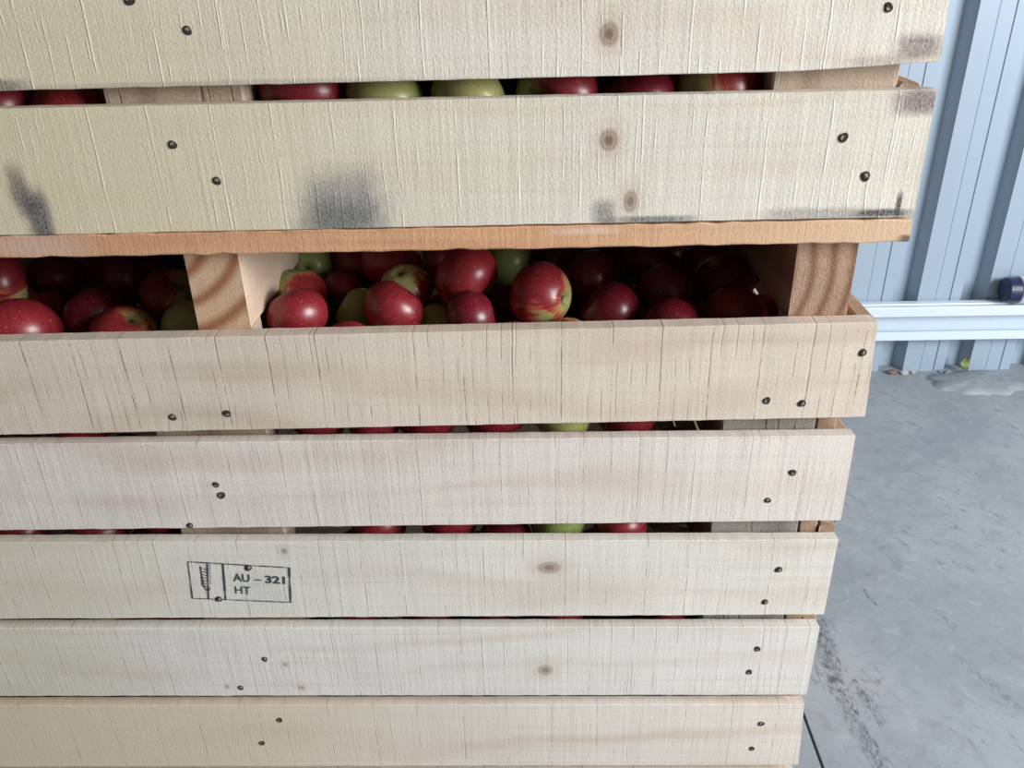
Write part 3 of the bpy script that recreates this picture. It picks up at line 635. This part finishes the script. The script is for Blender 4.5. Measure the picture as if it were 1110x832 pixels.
PILE = [(-0.13,0.049,0.748,0.023),(-0.304,0.251,0.771,0.03),(-0.5,0.056,0.622,0.034),(-0.496,0.057,0.418,0.035),(0.205,0.13,0.226,0.035),(0.15,0.054,0.487,0.033),(-0.226,0.057,0.116,0.036),(-0.181,0.132,0.166,0.033),(0.081,0.08,0.471,0.037),(-0.525,0.112,0.052,0.032),(-0.087,0.052,0.359,0.031),(-0.155,0.056,0.122,0.035),(-0.463,0.114,0.051,0.031),(-0.627,0.132,0.101,0.033),(0.174,0.132,0.412,0.033),(0.043,0.078,0.255,0.035),(0.201,0.101,0.349,0.034),(-0.276,0.089,0.145,0.031),(-0.078,0.13,0.111,0.035),(-0.486,0.055,0.054,0.034),(-0.46,0.128,0.181,0.037),(0.198,0.099,0.111,0.037),(0.266,0.094,0.1,0.032),(-0.044,0.057,0.181,0.036),(-0.141,0.13,0.343,0.034),(-0.364,0.089,0.051,0.031),(-0.001,0.115,0.205,0.037),(-0.352,0.094,0.328,0.036),(-0.185,0.132,0.393,0.033),(0.266,0.094,0.325,0.032),(-0.556,0.057,0.298,0.036),(-0.068,0.109,0.216,0.031),(-0.48,0.056,0.178,0.035),(-0.299,0.133,0.22,0.032),(-0.408,0.132,0.227,0.033),(-0.155,0.058,0.351,0.037),(-0.123,0.125,0.421,0.035),(0.216,0.095,0.284,0.033),(0.23,0.096,0.413,0.034),(-0.015,0.13,0.403,0.035),(-0.336,0.132,0.09,0.033),(0.207,0.133,0.052,0.032),(-0.194,0.11,0.228,0.035),(0.265,0.095,0.22,0.033),(-0.568,0.056,0.165,0.035),(0.105,0.129,0.118,0.036),(0.053,0.129,0.351,0.036),(-0.623,0.057,0.119,0.036),(-0.413,0.054,0.183,0.033),(-0.082,0.052,0.238,0.031),(-0.358,0.134,0.268,0.031),(-0.009,0.057,0.118,0.036),(-0.626,0.131,0.389,0.034),(-0.624,0.123,0.239,0.036),(-0.146,0.133,0.113,0.032),(-0.505,0.129,0.238,0.036),(-0.625,0.117,0.312,0.035),(0.147,0.057,0.341,0.036),(0.139,0.057,0.119,0.036),(-0.499,0.13,0.378,0.035),(-0.457,0.054,0.288,0.033),(-0.307,0.09,0.381,0.032),(-0.246,0.129,0.271,0.036),(-0.448,0.082,0.231,0.032),(-0.055,0.116,0.051,0.031),(0.089,0.052,0.051,0.031),(-0.585,0.133,0.052,0.032),(0.15,0.06,0.053,0.033),(0.134,0.131,0.359,0.034),(0.031,0.133,0.287,0.032),(-0.307,0.093,0.273,0.035),(-0.51,0.057,0.244,0.036),(0.148,0.056,0.189,0.035),(-0.076,0.129,0.367,0.036),(0.134,0.128,0.235,0.037),(-0.509,0.108,0.313,0.035),(-0.227,0.128,0.117,0.035),(0.102,0.106,0.18,0.031),(-0.015,0.131,0.333,0.034),(-0.372,0.101,0.398,0.037),(-0.566,0.128,0.351,0.037),(-0.561,0.058,0.371,0.037),(-0.577,0.133,0.191,0.032),(-0.496,0.129,0.111,0.036),(-0.563,0.057,0.062,0.036),(-0.397,0.083,0.271,0.033),(0.267,0.134,0.374,0.031),(-0.302,0.09,0.052,0.032),(-0.233,0.052,0.051,0.031),(-0.192,0.067,0.29,0.036),(-0.158,0.054,0.233,0.033),(-0.122,0.056,0.289,0.035),(-0.516,0.061,0.116,0.036),(0.261,0.128,0.468,0.037),(-0.214,0.117,0.45,0.032),(-0.405,0.134,0.051,0.031),(-0.219,0.133,0.337,0.032),(0.052,0.057,0.356,0.036),(0.027,0.066,0.057,0.035),(-0.565,0.129,0.278,0.036),(0.265,0.132,0.152,0.033),(0.266,0.133,0.272,0.032),(0.045,0.132,0.433,0.033),(-0.227,0.058,0.351,0.037),(-0.328,0.129,0.158,0.036),(0.09,0.055,0.299,0.034),(0.221,0.093,0.175,0.031),(-0.17,0.056,0.055,0.035),(-0.117,0.131,0.054,0.034),(-0.038,0.055,0.054,0.034),(-0.484,0.056,0.35,0.035),(-0.177,0.133,0.288,0.032),(0.095,0.123,0.294,0.034),(-0.113,0.129,0.172,0.036),(-0.244,0.131,0.185,0.034),(0.07,0.055,0.128,0.034),(-0.317,0.129,0.435,0.036),(0.025,0.055,0.178,0.034),(-0.127,0.128,0.242,0.036),(-0.079,0.056,0.119,0.035),(-0.434,0.132,0.397,0.033),(-0.231,0.054,0.235,0.033),(0.164,0.128,0.168,0.037),(-0.186,0.126,0.059,0.036),(-0.439,0.057,0.12,0.036),(0.162,0.131,0.299,0.034),(-0.195,0.061,0.178,0.036),(-0.407,0.133,0.338,0.032),(0.049,0.134,0.163,0.031),(0.009,0.052,0.304,0.031),(-0.018,0.054,0.245,0.033),(-0.061,0.108,0.449,0.034),(-0.379,0.091,0.115,0.033),(0.006,0.131,0.054,0.034),(-0.395,0.133,0.164,0.032),(-0.055,0.073,0.301,0.037),(-0.353,0.094,0.215,0.036),(-0.626,0.055,0.201,0.034),(-0.628,0.11,0.162,0.032),(-0.623,0.058,0.271,0.037),(-0.626,0.083,0.054,0.034),(0.084,0.054,0.209,0.033),(-0.253,0.132,0.053,0.033),(0.141,0.128,0.057,0.037),(-0.103,0.064,0.055,0.035),(0.146,0.061,0.26,0.037),(0.121,0.134,0.448,0.031),(-0.032,0.13,0.267,0.035),(-0.116,0.058,0.18,0.037),(0.035,0.106,0.109,0.031),(0.072,0.12,0.056,0.036),(-0.524,0.106,0.173,0.032),(-0.448,0.128,0.283,0.037),(-0.254,0.129,0.396,0.036),(-0.571,0.081,0.228,0.032),(-0.428,0.133,0.11,0.032),(-0.564,0.13,0.126,0.035),(-0.626,0.055,0.342,0.034),(-0.408,0.053,0.329,0.032),(-0.09,0.132,0.3,0.033),(0.066,0.132,0.224,0.033),(-0.016,0.132,0.139,0.033),(0.267,0.134,0.051,0.031),(-0.419,0.055,0.054,0.034),(-0.355,0.156,0.68,0.032),(-0.435,0.323,0.68,0.034),(0.207,0.23,0.678,0.032),(-0.055,0.331,0.677,0.031),(-0.118,0.239,0.677,0.031),(-0.372,0.338,0.677,0.031),(-0.08,0.305,0.747,0.037),(-0.418,0.267,0.715,0.034),(0.049,0.388,0.678,0.032),(0.078,0.243,0.68,0.034),(-0.17,0.324,0.679,0.033),(0.158,0.344,0.678,0.032),(-0.449,0.388,0.678,0.032),(-0.291,0.156,0.677,0.031),(-0.583,0.112,0.733,0.037),(0.105,0.306,0.68,0.034),(0.26,0.274,0.679,0.033),(-0.321,0.382,0.742,0.036),(-0.511,0.235,0.725,0.036),(-0.473,0.176,0.722,0.034),(-0.426,0.17,0.677,0.031),(-0.024,0.181,0.679,0.033),(0.123,0.121,0.679,0.033),(-0.265,0.339,0.733,0.036),(0.111,0.186,0.679,0.033),(-0.024,0.386,0.706,0.034),(-0.242,0.131,0.714,0.035),(-0.274,0.388,0.678,0.032),(-0.075,0.058,0.733,0.037),(-0.129,0.353,0.731,0.034),(-0.191,0.251,0.68,0.034),(-0.588,0.318,0.678,0.032),(0.148,0.056,0.706,0.035),(-0.306,0.333,0.679,0.033),(0.011,0.24,0.679,0.033),(0.147,0.236,0.707,0.035),(-0.291,0.271,0.677,0.031),(-0.585,0.385,0.681,0.035),(-0.393,0.387,0.712,0.033),(0.011,0.334,0.68,0.034),(-0.587,0.054,0.679,0.033),(-0.454,0.226,0.677,0.031),(0.236,0.16,0.677,0.031),(-0.585,0.206,0.681,0.035),(-0.407,0.052,0.699,0.031),(-0.536,0.123,0.681,0.035),(-0.285,0.091,0.679,0.033),(-0.151,0.387,0.679,0.033),(-0.552,0.266,0.677,0.031),(-0.228,0.192,0.682,0.036),(0.262,0.098,0.687,0.036),(-0.49,0.284,0.68,0.034),(0.19,0.108,0.682,0.036),(-0.178,0.126,0.683,0.037),(-0.04,0.121,0.71,0.037),(-0.213,0.38,0.701,0.034),(-0.52,0.188,0.678,0.032),(0.049,0.293,0.719,0.035),(-0.584,0.261,0.737,0.036),(0.264,0.212,0.704,0.034),(0.056,0.116,0.68,0.034),(-0.11,0.301,0.677,0.031),(0.046,0.184,0.679,0.033),(-0.195,0.329,0.747,0.037),(0.175,0.175,0.689,0.033),(-0.085,0.387,0.68,0.033),(-0.353,0.278,0.677,0.031),(0.261,0.385,0.682,0.035),(-0.515,0.384,0.696,0.036),(-0.16,0.192,0.678,0.032),(-0.408,0.11,0.677,0.031),(-0.234,0.304,0.68,0.034),(-0.381,0.218,0.681,0.035),(-0.378,0.316,0.746,0.036),(-0.364,0.236,0.748,0.036),(-0.336,0.389,0.677,0.031),(-0.47,0.124,0.678,0.032),(-0.349,0.093,0.7,0.035),(-0.106,0.132,0.682,0.036),(-0.184,0.165,0.986,0.035),(-0.566,0.128,1.034,0.034),(-0.484,0.165,1.123,0.035),(-0.257,0.089,0.926,0.034),(0.143,0.165,1.125,0.035),(-0.206,0.104,1.094,0.034),(-0.027,0.167,1.144,0.033),(-0.562,0.163,0.972,0.037),(-0.171,0.052,1.076,0.031),(-0.268,0.087,1.106,0.032),(-0.346,0.169,0.924,0.031),(-0.048,0.107,1.117,0.036),(0.11,0.054,0.925,0.033),(-0.301,0.091,0.991,0.036),(-0.107,0.054,1.079,0.033),(-0.162,0.169,0.924,0.031),(-0.451,0.164,1.049,0.036),(0.009,0.164,0.982,0.036),(-0.53,0.067,0.975,0.035),(-0.045,0.165,1.057,0.035),(-0.274,0.168,1.008,0.032),(0.012,0.116,0.927,0.034),(-0.22,0.168,1.042,0.032),(-0.252,0.113,1.05,0.031),(0.263,0.09,1.085,0.035),(0.161,0.165,0.927,0.035),(-0.113,0.164,1.039,0.036),(0.161,0.053,1.094,0.032),(-0.131,0.104,1.116,0.035),(0.267,0.169,0.924,0.031),(0.217,0.132,0.924,0.032),(-0.431,0.103,1.075,0.034),(0.04,0.057,1.14,0.036),(0.264,0.089,1.152,0.034),(-0.196,0.057,0.929,0.036),(0.216,0.088,0.968,0.033),(-0.046,0.053,1.058,0.032),(0.262,0.101,1.016,0.036),(0.265,0.088,0.926,0.033),(0.199,0.165,1.083,0.035),(-0.526,0.056,1.098,0.035),(-0.085,0.1,1.035,0.034),(0.165,0.053,0.924,0.032),(-0.093,0.164,1.109,0.036),(-0.569,0.116,0.924,0.031),(-0.033,0.166,0.927,0.034),(-0.513,0.169,0.924,0.031),(-0.494,0.166,0.989,0.034),(-0.147,0.167,1.153,0.033),(-0.394,0.113,1.136,0.035),(-0.563,0.058,1.037,0.037),(-0.214,0.166,1.145,0.034),(-0.312,0.142,1.058,0.035),(-0.324,0.089,0.926,0.033),(-0.507,0.106,0.925,0.032),(0.13,0.105,1.066,0.036),(-0.349,0.164,1.115,0.036),(0.263,0.165,1.124,0.035),(0.094,0.165,1.076,0.035),(-0.013,0.054,0.932,0.033),(-0.477,0.095,1.129,0.035),(0.009,0.084,1.081,0.036),(-0.132,0.114,0.924,0.032),(-0.45,0.155,0.929,0.034),(-0.336,0.09,1.102,0.035),(0.244,0.165,0.986,0.035),(-0.423,0.114,1.007,0.036),(-0.151,0.107,1.049,0.033),(0.063,0.111,1.044,0.035),(-0.132,0.122,0.988,0.033),(-0.202,0.122,0.924,0.031),(-0.099,0.169,0.924,0.031),(-0.082,0.053,1.138,0.032),(-0.29,0.144,0.924,0.032),(-0.424,0.054,1.12,0.033),(0.084,0.054,1.073,0.033),(-0.337,0.165,0.988,0.034),(-0.419,0.168,1.108,0.032),(0.149,0.165,1.034,0.035),(-0.498,0.108,1.027,0.035),(-0.441,0.086,0.929,0.037),(-0.236,0.118,0.986,0.035),(0.049,0.054,0.926,0.033),(-0.518,0.166,1.063,0.034),(0.091,0.163,0.929,0.037),(0.037,0.164,1.119,0.036),(-0.379,0.164,1.045,0.036),(-0.38,0.054,0.926,0.033),(-0.258,0.167,1.094,0.033),(0.263,0.161,1.054,0.035),(-0.237,0.168,0.945,0.032),(0.141,0.097,1.141,0.036),(-0.383,0.12,0.926,0.034),(-0.4,0.167,0.971,0.033),(0.201,0.101,1.106,0.032),(-0.072,0.115,0.953,0.036),(-0.568,0.053,0.924,0.032),(-0.169,0.163,1.086,0.037),(-0.073,0.053,0.924,0.032),(-0.359,0.094,1.034,0.037),(-0.196,0.056,1.142,0.035),(0.076,0.108,1.11,0.033),(0.023,0.166,1.05,0.034),(-0.132,0.052,0.924,0.031)]
# ---------------------------------------------------------------- apples
def apple_mat(name, pile=False):
    g = G(name); oi = g.t.nodes.new('ShaderNodeObjectInfo'); v = g.tc.outputs['Object']; P = g.xyz(v)
    c = g.xyz(oi.outputs['Color'])
    rnd = g.m('MULTIPLY', oi.outputs['Random'], 37)
    off = g.vec(rnd, g.m('MULTIPLY', rnd, .7), 0)
    va = g.t.nodes.new('ShaderNodeVectorMath'); va.operation = 'ADD'; g.put(va.inputs[0], v); g.put(va.inputs[1], off)
    vv = va.outputs[0]
    n1 = g.noise(vv, 22, 3, .55, .3)
    # streaks run from stem to calyx
    ang = g.m('ARCTAN2', P[1], P[0])
    st = g.noise(g.vec(g.m('MULTIPLY', ang, 5), rnd, g.m('MULTIPLY', P[2], 18)), 1.6, 3, .6)
    sp = g.noise(vv, 420, 2, .5); sp2 = g.noise(vv, 160, 2, .5)
    if pile:
        b = g.m('ADD', g.m('MULTIPLY', g.noise(vv, 11, 2), 1.6), g.m('MULTIPLY', n1, .5)); b = g.m('SUBTRACT', b, .45)
        green = g.noise(vv, 7, 1)
    else:
        side = g.m('MULTIPLY', P[0], 16)
        b = g.m('ADD', g.m('ADD', side, g.m('MULTIPLY', g.m('SUBTRACT', n1, .5), 1.5)), c[0]); green = c[2]
    b = g.m('ADD', b, g.m('MULTIPLY', g.m('SUBTRACT', st, .5), .6))
    blush = g.step(b, .22, .82)
    ground = g.mix(green, W_(190, 180, 116), W_(140, 158, 90))
    ground = g.mix(g.m('MULTIPLY', g.step(sp, .6, .72), .5), ground, W_(222, 216, 160))
    red1 = g.mix(g.step(st, .2, .8), W_(142, 34, 46), W_(162, 54, 54))
    if not pile: red1 = g.mix(c[1], red1, g.mix(g.step(st, .2, .8), W_(96, 15, 32), W_(116, 24, 40)))
    mid = g.mix(g.step(blush, .15, .75), ground, W_(205, 92, 70))
    col = g.mix(g.step(blush, .35, .95), mid, red1)
    col = g.mix(g.m('MULTIPLY', g.step(sp, .63, .72), .35), col, W_(214, 150, 120))
    if not pile:
        rad = g.m('SQRT', g.m('ADD', g.m('MULTIPLY', P[0], P[0]), g.m('MULTIPLY', P[1], P[1])))
        cav = g.m('SUBTRACT', 1, g.step(g.m('ADD', rad, g.m('MULTIPLY', g.m('SUBTRACT', n1, .5), .006)), .003, .0095))
        col = g.mix(g.m('MULTIPLY', cav, .7), col, W_(112, 108, 58))
        cal = g.m('MULTIPLY', g.m('SUBTRACT', 1, g.step(rad, .002, .0042)), g.m('LESS_THAN', P[2], 0))
        col = g.mix(g.m('MULTIPLY', cal, .9), col, W_(60, 48, 34))
    g.put(g.b.inputs['Base Color'], col); g.put(g.b.inputs['Roughness'], g.m('MULTIPLY_ADD', sp2, .12, .30))
    g.b.inputs['Specular IOR Level'].default_value = .5
    g.b.inputs['Coat Weight'].default_value = .15; g.b.inputs['Coat Roughness'].default_value = .25
    return g.mat
APM = apple_mat('apple_skin'); APP = apple_mat('apple_skin_pile', True); STEM = plain('brown_stem', W_(96, 74, 46), .8)
def apple_pts(nu, nv, seed):
    """unit apple (radius 1), stem cavity on top, calyx basin with five shoulders below"""
    rg = random.Random(seed); a1, a2 = rg.uniform(0, 6.28), rg.uniform(0, 6.28); el = rg.uniform(.02, .06); asp = rg.uniform(.86, .95)
    vs = []; fs = []
    for i in range(nu+1):
        th = math.pi*i/nu
        for k in range(nv):
            ph = 2*math.pi*k/nv
            r_ = 1.0; s = math.sin(th); c = math.cos(th)
            z = c*asp
            if c > 0: z -= .34*math.exp(-(s/.30)**2)
            else: z += .20*math.exp(-(s/.26)**2)
            rad = s*(1+.05*c)*(1+.018*math.cos(5*ph+a1)*(1-c)/2+el*.5*math.cos(ph*2+a2))
            z += .02*math.cos(5*ph+a1)*max(0, -c)*s
            vs.append((rad*math.cos(ph), rad*math.sin(ph), z))
    for i in range(nu):
        for k in range(nv): fs.append((i*nv+k, (i+1)*nv+k, (i+1)*nv+(k+1) % nv, i*nv+(k+1) % nv))
    return vs, fs
R0 = .034
protos = []
for s in range(5):
    vs, fs = apple_pts(28, 36, s); me = mesh('apple', [tuple(c*R0 for c in v) for v in vs], fs, APM, smooth=True); protos.append(me)
def stem_mesh():
    vs = []; fs = []; n = 8; pts = [(0, 0, .017), (.0005, 0, .023), (.0015, .0005, .028), (.003, .001, .033)]; rr = [.0011, .0009, .0009, .0016]
    for (x, y, z), r_ in zip(pts, rr):
        for k in range(n): a = 2*math.pi*k/n; vs.append((x+r_*math.cos(a), y+r_*math.sin(a), z))
    for i in range(3):
        for k in range(n): fs.append((i*n+k, i*n+(k+1) % n, (i+1)*n+(k+1) % n, (i+1)*n+k))
    fs.append(tuple(3*n+k for k in range(n)))
    return mesh('stem', vs, fs, STEM, smooth=True)
STM = stem_mesh()
# tone: (blush bias, darkness, greenness, words)
TONE = {'crimson': (1.15, .45, .3, 'crimson'), 'darkred': (.95, 1.0, .4, 'dark red'), 'redgold': (.62, .1, .2, 'red and gold'), 'redgreen': (.55, .4, .9, 'red and green'),
        'green': (-.15, .3, .95, 'green'), 'palegreen': (-.10, .2, .6, 'pale green'), 'pinkgreen': (.42, .1, .8, 'pinkish red and green'), 'redyellow': (.55, .5, .1, 'red and yellow'),
        'pink': (.60, .2, .3, 'dull pink'), 'yellowred': (.30, .1, .15, 'yellow and red'), 'greenbrown': (.12, .2, .5, 'brownish green'), 'yellowpink': (.10, .1, .3, 'yellow-green'),
        'salmon': (.78, 0, .1, 'salmon red'), 'redgreenbase': (.60, .35, .8, 'red green-bottomed'), 'greencalyx': (-.15, .3, .95, 'green')}
ORD = ['leftmost', 'second', 'third', 'fourth', 'fifth', 'sixth', 'seventh', 'eighth', 'ninth', 'tenth', 'eleventh', 'twelfth', 'thirteenth', 'fourteenth', 'fifteenth', 'sixteenth', 'seventeenth', 'eighteenth', 'nineteenth', 'twentieth', 'twenty-first', 'twenty-second', 'twenty-third', 'twenty-fourth']
SLITS = {1: "upper crate's lowest slit", 3: "topmost slit of the lower crate", 4: 'slit just above the stamped board', 5: 'thin slit under the stamped board'}
GRP = {1: 'apples in the upper crate', 2: 'apples in the open gap between the crates', 3: 'apples behind the front boards of the lower crate'}
rg = random.Random(5)
rows = {}
for a in APPLES:
    g_, u, v, x, y, z, R, t = a
    if g_ == 2:
        side = 'left' if x < -.31 else 'right'; row = 'front' if y < .096 else 'middle' if y < .172 else 'back'; key = (2, side, row)
    else: key = (g_,)
    rows.setdefault(key, []).append(a)
def ordn(i, n):
    if n == 1: return 'only'
    if i == 0: return 'leftmost'
    if i == n-1: return 'rightmost'
    return ORD[i]+' from the left'
for key, lst in rows.items():
    lst.sort(key=lambda a: a[1])
    for i, (g_, u, v, x, y, z, R, t) in enumerate(lst):
        if not t: t = rg.choice(['crimson', 'darkred', 'redgold', 'redgreen', 'salmon'])
        bi, dk, gr, wd = TONE[t]
        o = link('apple', rg.choice(protos), None, (x, y, z)); s = R/R0; o.scale = (s, s, s)
        # blush side (+X of the apple) toward the light side or away from it
        vdir = Vector((0.15, -1, .45)).normalized()
        q = Euler((rg.uniform(0, 6.28), rg.uniform(0, 6.28), rg.uniform(0, 6.28))).to_matrix()
        cur = q @ Vector((1, 0, 0))
        if t in ('crimson', 'darkred', 'salmon', 'redgold'): want = vdir+Vector((rg.uniform(-.5, .5), 0, rg.uniform(-.3, .5)))
        elif t in ('green', 'palegreen', 'greenbrown', 'greencalyx', 'yellowpink'): want = -vdir
        elif t == 'redgreenbase': want = Vector((-.3, -.35, .85))
        elif t == 'pinkgreen': want = Vector((.75, -.4, .1))
        elif t in ('yellowred', 'yellowpink'): want = Vector((.95, -.15, .1))
        elif t == 'redyellow': want = Vector((.2, -.2, .9))
        elif t == 'redgreen': want = Vector((-.7, -.5, .3)) if g_ == 2 else Vector((.7, -.5, .2))
        else: want = vdir+Vector((rg.uniform(-1, 1), 0, rg.uniform(-.6, .6)))
        if t == 'greencalyx':                       # calyx basin faces out
            rot = Vector((0, 0, -1)).rotation_difference(Vector((.1, -1, .15)).normalized()).to_matrix() @ Euler((0, 0, rg.uniform(0, 6.28))).to_matrix()
        else: rot = cur.rotation_difference(want.normalized()).to_matrix() @ q
        o.rotation_euler = rot.to_euler()
        o.color = (bi, dk, gr, 1)
        if rg.random() < .3 and g_ == 2:
            link('stem', STM, o)
        if g_ == 2:
            where = f"{key[1]} bay of the open gap"
            o['label'] = f"{wd} apple, {ordn(i, len(lst))} of {key[2]} row, {key[1]} part of open gap"
        else:
            o['label'] = f"{wd} apple, {ordn(i, len(lst))} in {SLITS[g_]}"
        o['category'] = 'apple'; o['group'] = GRP[min(g_, 3)]
# the rest of the fill, hidden behind and under the apples in view
def pile(name, pts, label):
    pvs, pfs = apple_pts(10, 14, 1); V = []; F = []
    for (x, y, z, R) in pts:
        m_ = Euler((rg.uniform(0, 6.28), rg.uniform(0, 6.28), 0)).to_matrix(); i = len(V); c = Vector((x, y, z))
        V += [m_ @ (Vector(p)*R)+c for p in pvs]; F += [tuple(i+k for k in f) for f in pfs]
    o = link(name, mesh(name, V, F, APP, (pts[0][0], pts[0][1], pts[0][2]), smooth=True), None, pts[0][:3])
    tag(o, kind='stuff', label=label, category='apples')
ALLA = [(a[3], a[4], a[5], a[6]) for a in APPLES]
lo_p = [p for p in PILE if p[2] < .86]; up_p = [p for p in PILE if p[2] >= .86]
every_lo = lo_p+[p for p in ALLA if p[2] < .86]; every_up = up_p+[p for p in ALLA if p[2] >= .86]
ext = [(p[0]-.222, p[1], p[2], p[3]) for p in every_lo if p[0] < -.42 and p[1] < .42] + [(p[0], p[1]+.385, p[2], p[3]) for p in every_lo if p[1] < .40 and p[2] > .66]
ext += [(p[0], p[1]+.77, p[2], p[3]) for p in every_lo if p[1] < .37 and p[2] > .66]
extu = [(p[0]-.29, p[1], p[2], p[3]) for p in every_up if p[0] < -.305]
extu += [(p[0], p[1]+.18, p[2], p[3]) for p in every_up] + [(p[0], p[1]+.36, p[2], p[3]) for p in every_up]
pile('apple_fill', lo_p+ext, 'mass of apples filling the lower crate behind and beneath the ones in view')
pile('apple_fill', up_p+extu, 'mass of apples filling the upper crate behind the ones seen through its slit')
